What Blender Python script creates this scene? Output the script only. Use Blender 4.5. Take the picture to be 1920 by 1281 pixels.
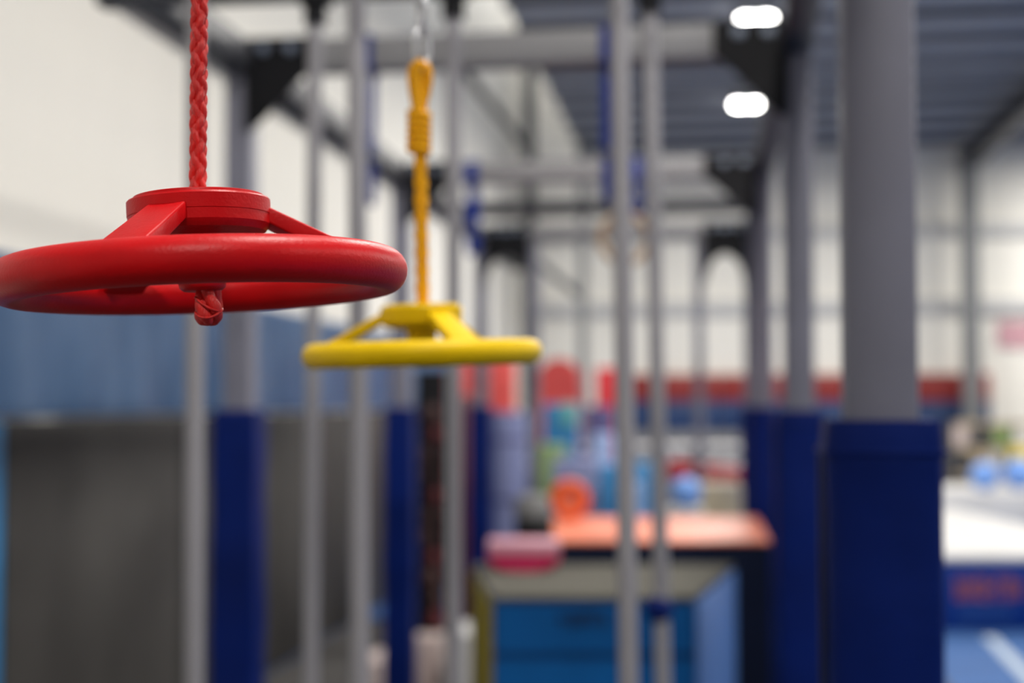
import bpy, bmesh, math, random
from mathutils import Vector, Matrix
random.seed(7)
for o in list(bpy.data.objects): bpy.data.objects.remove(o)
S = bpy.context.scene
C = S.collection
PI = math.pi

# ------------------------------------------------------------------ camera, world, exposure
F = 1920*50/36.0
EYE = 1.80
PITCH = math.atan(114.5/F)
cam_d = bpy.data.cameras.new('camera'); cam = bpy.data.objects.new('camera', cam_d); C.objects.link(cam)
cam_d.lens = 50; cam_d.sensor_width = 36; cam_d.clip_start = 0.05
cam.location = (0, 0, EYE); cam.rotation_euler = (PI/2+PITCH, 0, 0)
cam_d.dof.use_dof = True; cam_d.dof.focus_distance = 0.885; cam_d.dof.aperture_fstop = 3.4
S.camera = cam
w = bpy.data.worlds.new('world'); S.world = w; w.use_nodes = True
w.node_tree.nodes['Background'].inputs[0].default_value = (1.0, 0.99, 0.96, 1)
w.node_tree.nodes['Background'].inputs[1].default_value = 9.0
S.view_settings.view_transform = 'Standard'; S.view_settings.look = 'None'
S.view_settings.gamma = 1; S.view_settings.use_curve_mapping = False
S.view_settings.exposure = -0.38

TH = math.radians(7.9)
cT, sT = math.cos(TH), math.sin(TH)
def R(s, t, z=0.0): return Vector((s*cT+t*sT, -s*sT+t*cT, z))     # hall coordinates: s across, t along
def P(x, y, d):                                                   # photo pixel at depth d -> world point
    cx = (x-960)/F; cy = (640.5-y)/F
    Y = math.cos(PITCH)-cy*math.sin(PITCH); Z = math.sin(PITCH)+cy*math.cos(PITCH)
    return Vector((cx*d/Y, d, EYE+Z*d/Y))

# lamps' light: row of high bay lamps under the roof
LAMPS = [(0.48, t) for t in (-2.4, 1.7, 5.8, 9.9, 14.05, 18.1)] + [(6.2, t) for t in (-0.4, 3.7, 7.8, 11.9, 16.0, 20.0)]
ROOF = 5.70
for s, t in LAMPS:
    L = bpy.data.lights.new('lamp_light', 'AREA'); L.shape = 'DISK'; L.size = 0.55
    L.energy = 190 if t < 13 else 275; L.color = (1.0, 0.965, 0.90)
    lo = bpy.data.objects.new('lamp_light', L); C.objects.link(lo); lo.location = R(s, t, ROOF-0.20)

# ------------------------------------------------------------------ materials
def mat(name, col, rough=0.5, metal=0.0, bump=0.0, bscale=50, bstretch=(1,1,1), var=0.0, vscale=4, col2=None, emit=0, coat=0.0, sss=0, spec=0.5, bdist=0.002):
    m = bpy.data.materials.new(name); m.use_nodes = True
    nt = m.node_tree; b = nt.nodes['Principled BSDF']
    b.inputs['Base Color'].default_value = (*col, 1); b.inputs['Roughness'].default_value = rough
    b.inputs['Metallic'].default_value = metal; b.inputs['Coat Weight'].default_value = coat
    b.inputs['Specular IOR Level'].default_value = spec
    if sss:
        b.inputs['Subsurface Weight'].default_value = sss; b.inputs['Subsurface Radius'].default_value = (0.02,0.003,0.002)
        b.inputs['Subsurface Scale'].default_value = 0.3
    if emit:
        b.inputs['Emission Color'].default_value = (*col, 1); b.inputs['Emission Strength'].default_value = emit
    tc = nt.nodes.new('ShaderNodeTexCoord')
    if bump:
        mp = nt.nodes.new('ShaderNodeMapping'); mp.inputs['Scale'].default_value = bstretch
        n = nt.nodes.new('ShaderNodeTexNoise'); n.inputs['Scale'].default_value = bscale; n.inputs['Detail'].default_value = 4
        bp = nt.nodes.new('ShaderNodeBump'); bp.inputs['Strength'].default_value = bump; bp.inputs['Distance'].default_value = bdist
        nt.links.new(tc.outputs['Object'], mp.inputs['Vector']); nt.links.new(mp.outputs['Vector'], n.inputs['Vector'])
        nt.links.new(n.outputs['Fac'], bp.inputs['Height']); nt.links.new(bp.outputs['Normal'], b.inputs['Normal'])
    if var or col2:
        mp2 = nt.nodes.new('ShaderNodeMapping'); mp2.inputs['Scale'].default_value = bstretch
        n2 = nt.nodes.new('ShaderNodeTexNoise'); n2.inputs['Scale'].default_value = vscale; n2.inputs['Detail'].default_value = 5
        cr = nt.nodes.new('ShaderNodeValToRGB'); cr.color_ramp.elements[0].position = 0.35; cr.color_ramp.elements[1].position = 0.65
        c2 = col2 or tuple(c*(1-var) for c in col)
        cr.color_ramp.elements[0].color = (*c2, 1); cr.color_ramp.elements[1].color = (*col, 1)
        nt.links.new(tc.outputs['Object'], mp2.inputs['Vector']); nt.links.new(mp2.outputs['Vector'], n2.inputs['Vector'])
        nt.links.new(n2.outputs['Fac'], cr.inputs['Fac']); nt.links.new(cr.outputs['Color'], b.inputs['Base Color'])
    return m
M = {}
M['red'] = mat('red_plastic', (0.56,0.0015,0.004), 0.40, spec=0.2, bump=0.12, bscale=420, var=0.12, vscale=25, sss=0.0)
M['redrope'] = mat('red_rope', (0.72,0.012,0.008), 0.42, bump=0.7, bscale=900, bstretch=(1,1,0.12), var=0.25, vscale=300)
M['yellow'] = mat('yellow_plastic', (0.80,0.52,0.001), 0.45, spec=0.15, bump=0.1, bscale=300, var=0.08, vscale=20)
M['yrope'] = mat('yellow_rope', (0.95,0.47,0.003), 0.5, spec=0.2, bump=0.6, bscale=700, bstretch=(1,1,0.15), col2=(0.80,0.34,0.002), vscale=160)
M['zinc'] = mat('zinc_metal', (0.55,0.55,0.57), 0.32, 0.9, bump=0.1, bscale=60)
M['post'] = mat('grey_painted_steel', (0.165,0.165,0.213), 0.5, 0.0, bump=0.08, bscale=80, var=0.1, vscale=6)
M['beam'] = mat('grey_beam_paint', (0.24,0.235,0.245), 0.5, 0.0, bump=0.08, bscale=80, var=0.1, vscale=6)
M['pole'] = mat('grey_pole_paint', (0.275,0.265,0.285), 0.42, 0.0, bump=0.05, bscale=80, var=0.06, vscale=8)
M['black'] = mat('black_plate', (0.008,0.008,0.010), 0.6, 0.0, spec=0.15, bump=0.1, bscale=60, var=0.2)
M['dark'] = mat('dark_steel', (0.045,0.046,0.055), 0.5, 0.1, bump=0.1, bscale=60, var=0.2)
M['bolt'] = mat('bolt_metal', (0.20,0.235,0.31), 0.45, 0.1)
M['pad'] = mat('royal_blue_vinyl', (0.0008,0.012,0.125), 0.5, 0, spec=0.12, bump=0.5, bscale=9, bstretch=(1,1,0.7), var=0.25, vscale=5, bdist=0.01)
M['padlow'] = mat('velcro_black', (0.004,0.004,0.012), 0.8, bump=0.3, bscale=200)
M['wall'] = mat('white_wall_liner', (0.80,0.775,0.71), 0.7, 0, bump=0.5, bscale=1.2, bstretch=(1,1,0.25), var=0.05, vscale=0.8, bdist=0.05)
M['girtlight'] = mat('pale_girt', (0.50,0.50,0.50), 0.6, var=0.05)
M['ceil'] = mat('roof_deck', (0.39,0.40,0.43), 0.6, 0.0, var=0.1)
M['strap'] = mat('blue_webbing', (0.001,0.022,0.22), 0.7, spec=0.15, bump=0.4, bscale=300, var=0.15, vscale=30)
M['wood'] = mat('birch_wood', (0.36,0.22,0.10), 0.45, bump=0.1, bscale=40, bstretch=(1,1,6), var=0.2, vscale=30)
M['tarp'] = mat('blue_tarp', (0.17,0.29,0.50), 0.38, 0, bump=0.8, bscale=1.6, bstretch=(1,2.2,0.5), col2=(0.07,0.165,0.35), vscale=1.6, bdist=0.05)
M['carpet'] = mat('charcoal_pad', (0.050,0.046,0.043), 0.75, 0, bump=0.4, bscale=3, col2=(0.030,0.027,0.026), vscale=1.1, bdist=0.02)
M['floor'] = mat('blue_gym_carpet', (0.025,0.10,0.30), 0.8, bump=0.4, bscale=200, var=0.25, vscale=3)
M['lineW'] = mat('white_line_tape', (0.4,0.48,0.58), 0.6, var=0.1)
M['blue'] = mat('blue_foam', (0.001,0.10,0.34), 0.55, spec=0.2, bump=0.3, bscale=8, var=0.12, vscale=5, bdist=0.01)
M['blue2'] = mat('blue_foam_seam', (0.001,0.035,0.14), 0.55, spec=0.2, bump=0.3, bscale=8, var=0.1)
M['ltblue'] = mat('light_blue_vinyl', (0.05,0.16,0.46), 0.45, bump=0.3, bscale=8, var=0.2, vscale=4)
M['greytop'] = mat('grey_carpet_top', (0.105,0.10,0.085), 0.85, spec=0.1, bump=0.4, bscale=100, var=0.15)
M['yellowf'] = mat('yellow_foam', (0.30,0.22,0.004), 0.55, bump=0.2, bscale=8, var=0.15)
M['navy'] = mat('navy_vinyl', (0.004,0.009,0.032), 0.5, spec=0.2, bump=0.3, bscale=6, var=0.2)
M['orange'] = mat('orange_foam', (0.80,0.115,0.010), 0.5, bump=0.2, bscale=10, var=0.1)
M['orangetop'] = mat('orange_vinyl_top', (0.86,0.26,0.15), 0.4, bump=0.3, bscale=5, col2=(0.70,0.17,0.08), vscale=3)
M['opink'] = mat('faded_orange', (0.58,0.16,0.10), 0.5, var=0.1)
M['pink'] = mat('magenta_vinyl', (0.55,0.004,0.09), 0.45, bump=0.2, bscale=8, var=0.1)
M['palepink'] = mat('pale_pink_vinyl', (0.60,0.28,0.36), 0.5, var=0.1)
M['lav'] = mat('lavender_vinyl', (0.25,0.28,0.50), 0.4, bump=0.4, bscale=3, bstretch=(3,3,0.3), var=0.2, vscale=3, bdist=0.02)
M['dred'] = mat('dark_red_vinyl', (0.12,0.010,0.015), 0.5, var=0.2)
M['redmat'] = mat('red_vinyl', (0.72,0.075,0.065), 0.5, var=0.12, vscale=2)
M['wallred'] = mat('wall_pad_red', (0.25,0.014,0.011), 0.5, var=0.1)
M['wallblue'] = mat('wall_pad_blue', (0.005,0.035,0.13), 0.5, var=0.2)
M['brown'] = mat('brown_hold', (0.06,0.02,0.018), 0.6, var=0.3, vscale=10)
M['white'] = mat('white_vinyl', (0.62,0.61,0.60), 0.5, bump=0.2, bscale=4, var=0.1)
M['whitepink'] = mat('white_pink_vinyl', (0.62,0.50,0.47), 0.5, var=0.15)
M['tan'] = mat('tan_board', (0.42,0.33,0.21), 0.6, var=0.2, vscale=5)
M['yel2'] = mat('yellow_vinyl', (0.60,0.45,0.03), 0.5, var=0.1)
M['ballb'] = mat('blue_ball', (0.16,0.33,0.75), 0.4, var=0.1)
M['cyan'] = mat('cyan_vinyl', (0.02,0.22,0.50), 0.5, var=0.15)
M['teal'] = mat('teal_vinyl', (0.13,0.42,0.42), 0.5, var=0.1)
M['green'] = mat('green_vinyl', (0.20,0.30,0.09), 0.5, var=0.15)
M['purple'] = mat('purple_vinyl', (0.07,0.065,0.20), 0.5, var=0.15)
M['paleblue'] = mat('pale_blue_vinyl', (0.32,0.42,0.68), 0.5, var=0.15)
M['rail'] = mat('pale_rail_paint', (0.60,0.60,0.61), 0.5, var=0.1)
M['banner'] = mat('pink_banner', (0.55,0.30,0.34), 0.6, var=0.1)
M['redbeam'] = mat('red_suede', (0.55,0.02,0.03), 0.7, var=0.15)
M['cream'] = mat('cream_foam', (0.50,0.42,0.28), 0.6, col2=(0.40,0.36,0.32), vscale=9)
M['lampglow'] = mat('lamp_diffuser', (1.0,0.99,0.95), 0.5, emit=45)
M['letterO'] = mat('orange_lettering', (0.42,0.10,0.06), 0.6)
M['letterD'] = mat('dark_lettering', (0.001,0.012,0.06), 0.6)

pm = bpy.data.materials.new('added_skylight_sheet'); pm.use_nodes = True  # sheet of the added skylight, lets the world light through
pm.node_tree.nodes['Principled BSDF'].inputs['Base Color'].default_value = (0.85,0.87,0.88,1)
pm.node_tree.nodes['Principled BSDF'].inputs['Alpha'].default_value = 0.2
M['pane'] = pm
M['purl'] = mat('purlin_steel', (0.12,0.125,0.15), 0.6, var=0.1)
M['platblue'] = mat('platform_blue', (0.001,0.028,0.21), 0.5, spec=0.2, var=0.1)
M['wallgrey'] = mat('wall_pad_grey', (0.19,0.185,0.185), 0.6, var=0.1)
# ------------------------------------------------------------------ mesh helpers
def box(bm, sx, sy, sz, loc=(0,0,0), rot=None, bev=0.0, seg=2):
    r = bmesh.ops.create_cube(bm, size=1.0)
    vs = r['verts']; bmesh.ops.scale(bm, vec=(sx,sy,sz), verts=vs)
    if bev > 0:
        es = list({e for v in vs for e in v.link_edges})
        g = bmesh.ops.bevel(bm, geom=es, offset=bev, segments=seg, profile=0.5, affect='EDGES')
        vs = list({v for f in g['faces'] for v in f.verts} | {v for v in vs if v.is_valid})
    m = Matrix.Translation(loc)
    if rot is not None: m = m @ rot
    bmesh.ops.transform(bm, matrix=m, verts=vs)
def cyl(bm, r1, r2, a, b, n=24, cap=True):
    a = Vector(a); b = Vector(b); d = b-a
    q = d.to_track_quat('Z', 'Y').to_matrix().to_4x4()
    bmesh.ops.create_cone(bm, cap_ends=cap, segments=n, radius1=r1, radius2=r2, depth=d.length, matrix=Matrix.Translation((a+b)/2) @ q)
def lathe(bm, prof, n=48, mtx=None):
    rings = []
    for r, z in prof:
        if r <= 1e-6: rings.append([bm.verts.new((0,0,z))])
        else: rings.append([bm.verts.new((r*math.cos(2*PI*i/n), r*math.sin(2*PI*i/n), z)) for i in range(n)])
    for a, b in zip(rings, rings[1:]):
        for i in range(n):
            j = (i+1) % n
            if len(a) == 1 and len(b) == 1: continue
            if len(a) == 1: bm.faces.new((a[0], b[j], b[i]))
            elif len(b) == 1: bm.faces.new((a[i], a[j], b[0]))
            else: bm.faces.new((a[i], a[j], b[j], b[i]))
    if mtx is not None: bmesh.ops.transform(bm, matrix=mtx, verts=[v for r in rings for v in r])
def sweep(bm, pts, rad, n=8, closed=False, flat=1.0, cap=True):
    pts = [Vector(p) for p in pts]; N = len(pts); rings = []
    up = Vector((0,0,1)); prev = None
    for i, p in enumerate(pts):
        if closed: t = pts[(i+1) % N]-pts[i-1]
        else: t = pts[min(i+1,N-1)]-pts[max(i-1,0)]
        t.normalize()
        if prev is None:
            a = t.cross(up)
            if a.length < 1e-3: a = t.cross(Vector((1,0,0)))
        else: a = prev - t*prev.dot(t)
        a.normalize(); prev = a; b = t.cross(a)
        r = rad[i] if isinstance(rad, (list,tuple)) else rad
        rings.append([bm.verts.new(p + a*math.cos(2*PI*k/n)*r + b*math.sin(2*PI*k/n)*r*flat) for k in range(n)])
    for i in range(N if closed else N-1):
        A, B = rings[i], rings[(i+1) % N]
        for k in range(n): bm.faces.new((A[k], A[(k+1) % n], B[(k+1) % n], B[k]))
    if not closed and cap: bm.faces.new(rings[0][::-1]); bm.faces.new(rings[-1])
def torus(bm, Rr, r, n=96, k=20, mtx=None, rz=None):
    vs = []
    for i in range(n):
        a = 2*PI*i/n; row = []
        for j in range(k):
            b = 2*PI*j/k
            row.append(bm.verts.new(((Rr+r*math.cos(b))*math.cos(a), (Rr+r*math.cos(b))*math.sin(a), (rz or r)*math.sin(b))))
        vs.append(row)
    for i in range(n):
        for j in range(k):
            bm.faces.new((vs[i][j], vs[(i+1)%n][j], vs[(i+1)%n][(j+1)%k], vs[i][(j+1)%k]))
    if mtx is not None: bmesh.ops.transform(bm, matrix=mtx, verts=[v for r_ in vs for v in r_])
def prism(bm, poly, y0, y1):                                       # polygon in x,z extruded along y
    a = [bm.verts.new((x, y0, z)) for x, z in poly]; b = [bm.verts.new((x, y1, z)) for x, z in poly]
    bm.faces.new(a); bm.faces.new(b[::-1]); n = len(poly)
    for i in range(n): bm.faces.new((a[i], b[i], b[(i+1)%n], a[(i+1)%n]))
def prismz(bm, poly, z0, z1):
    a = [bm.verts.new((x, y, z0)) for x, y in poly]; b = [bm.verts.new((x, y, z1)) for x, y in poly]
    bm.faces.new(a[::-1]); bm.faces.new(b); n = len(poly)
    for i in range(n): bm.faces.new((a[i], a[(i+1)%n], b[(i+1)%n], b[i]))
def obj(name, bm, m, parent=None, loc=(0,0,0), rz=0.0, smooth=True, rot=None, ang=35):
    bmesh.ops.recalc_face_normals(bm, faces=bm.faces)
    me = bpy.data.meshes.new(name); bm.to_mesh(me); bm.free()
    me.materials.append(M[m] if isinstance(m, str) else m)
    if smooth:
        me.polygons.foreach_set('use_smooth', [True]*len(me.polygons))
        me.set_sharp_from_angle(angle=math.radians(ang))
    o = bpy.data.objects.new(name, me); C.objects.link(o)
    o.location = loc
    o.rotation_euler = rot if rot is not None else (0,0,rz)
    if parent is not None: o.parent = parent
    return o
def B(): return bmesh.new()
def tag(o, label, cat, group=None):
    o['label'] = label; o['category'] = cat
    if group: o['group'] = group
    return o
def thing(name, label, cat, loc=(0,0,0), rz=0.0, group=None, rot=None):
    o = bpy.data.objects.new(name, None); C.objects.link(o); o.location = loc
    o.rotation_euler = rot if rot is not None else (0,0,rz); o.empty_display_size = 0.1
    return tag(o, label, cat, group)
def struct(o): o['kind'] = 'structure'; return o
def copy_tree(o, parent=None):
    c = o.copy(); C.objects.link(c); c.parent = parent
    for ch in o.children: copy_tree(ch, c)
    return c

# ------------------------------------------------------------------ the hall (kept in its own s,t axes)
RZ = -TH
S0, S1, T0, T1 = -3.0, 11.0, -7.0, 22.2
b = B(); box(b, S1-S0+0.4, T1-T0+0.4, 0.1, ((S0+S1)/2, (T0+T1)/2, -0.05)); struct(obj('floor', b, 'floor', rz=RZ))
HI, SC = 8.2, -1.95
b = B(); box(b, 0.15, T1-T0+0.3, HI, (S0-0.075, (T0+T1)/2, HI/2)); struct(obj('wall_left', b, 'wall', rz=RZ))
b = B(); box(b, SC-S0, 0.15, HI, ((S0+SC)/2, T1+0.075, HI/2)); box(b, S1-SC, 0.15, ROOF, ((SC+S1)/2, T1+0.075, ROOF/2)); struct(obj('wall_back', b, 'wall', rz=RZ))
b = B(); box(b, 0.15, T1-T0+0.3, ROOF, (S1+0.075, (T0+T1)/2, ROOF/2)); struct(obj('wall_right', b, 'wall', rz=RZ))
b = B(); box(b, S1-S0, 0.15, 8.2, ((S0+S1)/2, T0-0.075, 4.1)); struct(obj('wall_front', b, 'wall', rz=RZ))
# ceiling: ribbed roof deck, one mesh, with purlins as its parts
b = B(); poly = []
t = T0
while t < T1+0.3:
    poly += [(t, ROOF+0.05), (t+0.10, ROOF+0.05), (t+0.14, ROOF+0.0), (t+0.26, ROOF+0.0), (t+0.30, ROOF+0.05)]; t += 0.32
poly += [(poly[-1][0], ROOF+0.2), (T0, ROOF+0.2)]
a = [b.verts.new((SC, y, z)) for y, z in poly]; c = [b.verts.new((S1+0.15, y, z)) for y, z in poly]
n = len(poly)
for i in range(n): b.faces.new((a[i], a[(i+1)%n], c[(i+1)%n], c[i]))
b2 = b
ceil = struct(obj('ceiling', b, 'ceil', rz=RZ, smooth=False))
b = B(); box(b, 0.06, T1-T0, HI-ROOF, (SC+0.03, (T0+T1)/2, (HI+ROOF)/2)); struct(obj('wall_clerestory', b, 'ceil', rz=RZ, smooth=False))
b = B(); t = T0
while t < T1:
    box(b, SC-S0, 0.08, 0.12, ((S0+SC)/2, t, HI-0.06)); t += 1.8
box(b, 0.06, T1-T0, 0.12, ((S0+SC)/2, (T0+T1)/2, HI-0.06))
wf = struct(obj('added_skylight_1', b, 'dark', rz=RZ, smooth=False))  # unseen skylight frame, added so sky light brightens the high left wall
b = B(); box(b, SC-S0+0.2, T1-T0, 0.006, ((S0+SC)/2, (T0+T1)/2, HI+0.01)); obj('pane', b, 'pane', wf, smooth=False)
k = 0
t = -5.6
while t < T1-0.2:
    b = B(); box(b, S1-SC, 0.06, 0.08, ((SC+S1)/2, t, ROOF-0.04)); box(b, S1-SC, 0.09, 0.012, ((SC+S1)/2, t, ROOF-0.085))
    obj('purlin', b, 'purl', ceil, smooth=False); t += 1.0
# girts along the left wall and back wall
b = B(); box(b, 0.12, T1-T0-0.3, 0.13, (S0+0.062, (T0+T1)/2-0.1, 3.93)); struct(obj('trim_1', b, 'dark', rz=RZ, smooth=False))
for i, (y0, y1) in enumerate(((428, 450), (566, 590))):
    z1 = P(1550, y0, 22.0).z; z0 = P(1550, y1, 22.0).z
    b = B(); box(b, S1-S0-0.4, 0.10, z1-z0, ((S0+S1)/2, T1-0.052, (z0+z1)/2)); struct(obj('trim_%d' % (i+2), b, 'girtlight', rz=RZ, smooth=False))

# steel columns near back wall, with rafters
def column(px, wpx, d, label, m='dark', ztop=ROOF-0.13, brace=None):
    p = P(px, 755, d); r = thing('steel_column', label, 'column', (p.x, p.y, 0), RZ)
    W = wpx*d/F; b = B()
    box(b, W, 0.02, ztop, (0,-W*0.5,ztop/2)); box(b, W, 0.02, ztop, (0,W*0.5,ztop/2)); box(b, W*0.25, W, ztop, (0,0,ztop/2))
    obj('shaft', b, m, r, smooth=False)
    b = B(); box(b, W*1.6, W*1.6, 0.03, (0,0,0.015)); obj('base_plate', b, m, r)
    return r
M['colgrey'] = mat('column_grey', (0.16,0.165,0.17), 0.5, 0.1, var=0.1)
column(1822, 30, 21.0, 'grey steel building column at far right under the sloping rafter', 'colgrey')
column(1093, 17, 20.2, 'thin dark building column at the back wall, left of the tall hanging pole', 'colgrey')
column(992, 22, 21.3, 'dark building column in the back left corner of the hall', 'dark', ztop=8.05)
p0 = P(1822, 293, 21.0); 
r = thing('rafter_beam', 'dark roof rafter running along the ceiling above the far right column', 'beam', (p0.x, p0.y, ROOF-0.26), RZ)
b = B(); box(b, 0.20, 12.0, 0.025, (0,-6+0.4,0.115)); box(b, 0.20, 12.0, 0.025, (0,-6+0.4,-0.115)); box(b, 0.05, 12.0, 0.22, (0,-6+0.4,0)); obj('flange', b, 'dark', r, smooth=False)
def brace(x0, y0, d0, x1, y1, d1, r_, label, m='colgrey'):
    a = P(x0,y0,d0); c = P(x1,y1,d1); b = B(); cyl(b, r_, r_, (0,0,0), c-a, 12)
    return tag(obj('diagonal_brace', b, m, loc=a), label, 'brace')
brace(868,130,16.5, 992,285,21.0, 0.06, 'dark diagonal brace high behind the first crossbeam', 'dark')
brace(1000,485,20.9, 1096,562,20.3, 0.06, 'dark diagonal brace between the two far columns')

b = B(); box(b, 4.4, 20.0, 0.004, (S0+0.1+2.2, 1.6, 0.002));  # dark matting; its unseen near part is added to cut blue bounce light
tag(obj('floor_mat', b, 'carpet', rz=RZ, smooth=False), 'charcoal floor matting beside the left wall, extended unseen under the rig to cut floor bounce', 'floor mat')
# wall coverings on the left
b = B(); N = 90
zs = [1.74, 1.95, 2.2, 2.44]
rows = []
for i in range(N+1):
    t = 3.0 + i*(19.0-3.0)/N
    rows.append([b.verts.new((S0+0.03+0.02*math.sin(i*1.7)*math.sin(j*1.2+0.6)+0.012*math.sin(i*0.63+j), t, z)) for j, z in enumerate(zs)])
for i in range(N):
    for j in range(3): b.faces.new((rows[i][j], rows[i+1][j], rows[i+1][j+1], rows[i][j+1]))
g = bmesh.ops.solidify(b, geom=list(b.faces), thickness=0.006)
tag(obj('wall_tarp', b, 'tarp', rz=RZ, ang=80), 'long crinkled blue vinyl sheet fixed along the left wall above the charcoal padding', 'wall covering')
t = 5.93; i = 0
names = ['charcoal padded wall panel at far left of the photo, behind the red wheel',
 'charcoal padded wall panel left of the first blue padded post',
 'charcoal padded wall panel just right of the first blue padded post on the left',
 'charcoal padded wall panel seen between the two thin poles left of centre',
 'charcoal padded wall panel farthest along the left wall, before the second padded post']
for lab, tt, tn in zip(names, (5.61, 7.6, 9.2, 10.8, 12.4), (7.6, 9.2, 10.8, 12.4, 14.0)):
    b = B(); box(b, 0.08, tn-tt-0.006, 1.72, (S0+0.05, (tt+tn)/2, 0.86), bev=0.02)
    tag(obj('wall_pad', b, 'carpet', rz=RZ), lab, 'wall pad', 'charcoal pads on the left wall')
b = B(); box(b, 0.08, 1.6, 1.72, (S0+0.05, 4.80, 0.86), bev=0.02)
tag(obj('wall_pad', b, 'cyan', rz=RZ), 'blue wall pad at the extreme left edge, beside the charcoal padding', 'wall pad')

# back wall padding: blue panels with a red top stripe
zt = P(1550, 702, 22).z; zm = P(1550, 752, 22).z; zb = P(1550, 808, 22).z
ss = [-1.2+1.35*i for i in range(9)]
wh = ['at its left end','behind the wooden ring','beside the tall hanging pole','behind the pole with the blue ball','left of the far padded posts','between the right-hand rig posts','just left of the big near post','just right of the big near post','at its right end']
for i, s in enumerate(ss[:4]):
    lab = 'blue back-wall pad with a red top stripe, %s of the row' % ['leftmost','second from left','second from right','rightmost'][i]
    r = thing('striped_wall_pad', lab, 'wall pad', R(s+0.65, T1-0.09, 0), RZ, 'red and blue pads along the back wall')
    b = B(); box(b, 1.34, 0.08, zm-zb, (0,0,(zm+zb)/2), bev=0.015); obj('blue_panel', b, 'wallblue', r)
    b = B(); box(b, 1.34, 0.07, zb-0.002, (0,0,zb/2), bev=0.015); obj('grey_panel', b, 'wallgrey', r)
    b = B(); box(b, 1.34, 0.09, zt-zm-0.002, (0,0,(zt+zm)/2), bev=0.015); obj('red_stripe', b, 'wallred', r)
p = P(1900, 625, 21.0)
b = B(); box(b, 0.72, 0.02, 0.40, (0,0,0)); q = R(4.66, T1-0.02, p.z)
tag(obj('wall_banner', b, 'banner', loc=q, rz=RZ), 'small faded pink banner high on the back wall at far right', 'banner')

# ceiling lamps
def lamp(s, t, label, g='high bay lamps under the roof'):
    r = thing('ceiling_lamp', label, 'lamp', R(s, t, ROOF), RZ, g)
    b = B(); cyl(b, 0.012, 0.012, (0,0,0), (0,0,-0.03), 8); obj('drop_rod', b, 'dark', r)
    b = B(); box(b, 0.42, 0.16, 0.05, (0,0,-0.045), bev=0.015); obj('housing', b, 'dark', r)
    for sx in (-0.088, 0.088):
        b = B(); lathe(b, [(0,-0.06),(0.05,-0.062),(0.084,-0.12),(0.080,-0.12),(0.0,-0.10)], 32, Matrix.Translation((sx,0,0))); obj('reflector', b, 'zinc', r)
        b = B(); lathe(b, [(0,-0.105),(0.079,-0.108),(0.078,-0.135),(0.06,-0.155),(0,-0.165)], 32, Matrix.Translation((sx,0,0))); obj('diffuser', b, 'lampglow', r)
vis = {(0.48,18.1): 'bright twin-head lamp glowing below the far right gusset of the first frame',
       (0.48,14.05): 'bright lamp at the top edge above the right gusset of the first frame'}
for s, t in LAMPS:
    if (s, t) in vis: lamp(s, t, vis[(s, t)])
    else: lamp(s, t, 'twin-head roof lamp in the row outside the photograph', 'roof lamps outside the view')

# ------------------------------------------------------------------ steel rig
SL, SR = -1.66, 0.30
ZB = 3.035                                                         # crossbeam centre height
rig = thing('steel_rig', 'grey square-tube obstacle rig of posts and crossbeams with black gusset plates', 'rig', (0,0,0), RZ)
def rpost(s, t, ztop=ZB+0.05, wdt=0.10):
    b = B(); box(b, wdt, wdt, ztop, (0,0,ztop/2), bev=0.006); obj('post', b, 'post', rig, (s,t,0))
    return (s, t)
SR0 = 0.245
FR = [(-0.6, SL, SR0), (2.13, SL, SR0), (4.90, SL, SR), (7.53, SL+0.01, SR-0.02), (10.3, SL, SR)]
posts = []
for t, a, c in FR:
    posts.append(rpost(a, t)); posts.append(rpost(c, t))
    b = B(); box(b, c-a-0.10, 0.10, 0.115, ((a+c)/2, t, ZB), bev=0.006); obj('crossbeam', b, 'beam', rig)
for side in (1, 2):
    for f0, f1 in zip(FR, FR[1:]):
        b = B(); A = Vector((f0[side], f0[0]+0.05, ZB)); Cc = Vector((f1[side], f1[0]-0.05, ZB)); d = Cc-A
        box(b, 0.10, d.length, 0.10, (A+Cc)/2, Matrix.Rotation(-math.atan2(d.x, d.y), 4, 'Z'), bev=0.006)
        obj('side_beam', b, 'dark', rig)
def gusset(s, t, sgn, sz=0.28, arch=False, z=ZB, ypl=-0.056):
    poly = [(0.03,0.062),(sz,0.062),(sz,-0.055)]
    if arch:
        for k in range(7):
            a = PI/2*k/6; poly.append((0.055+(sz-0.055)*(1-math.sin(a)), -0.17-0.20*(1-math.cos(a))))
    else: poly += [(sz-0.03,-0.075),(0.09,-0.24)]
    zl = -0.37 if arch else -0.27
    poly += [(0.05,zl),(0.03,zl)]
    poly = [(x*sgn, zz) for x, zz in poly]
    b = B(); prism(b, poly, ypl-0.008, ypl); g = obj('gusset_plate', b, 'black', rig, (s,t,z), smooth=False)
    for bx, bz in ((0.095,0.022),(0.195,0.022),(0.042,-0.10),(0.042,-0.20)):
        if arch: bx = min(bx, sz-0.03)
        b = B(); cyl(b, (0.021 if bx > 0.05 else 0.010), (0.021 if bx > 0.05 else 0.010), (bx*sgn,ypl-0.009,bz), (bx*sgn,ypl-0.013,bz), 20); cyl(b, (0.015 if bx > 0.05 else 0.007), (0.014 if bx > 0.05 else 0.006), (bx*sgn,ypl-0.013,bz), (bx*sgn,ypl-0.024,bz), 6); obj('bolt', b, 'bolt' if bx > 0.05 else 'black', g)
gusset(SL, 4.90, 1); gusset(SR, 4.90, -1)
gusset(SL+0.01, 7.53, 1, 0.30); gusset(SR-0.02, 7.53, -1, 0.30)
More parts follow.
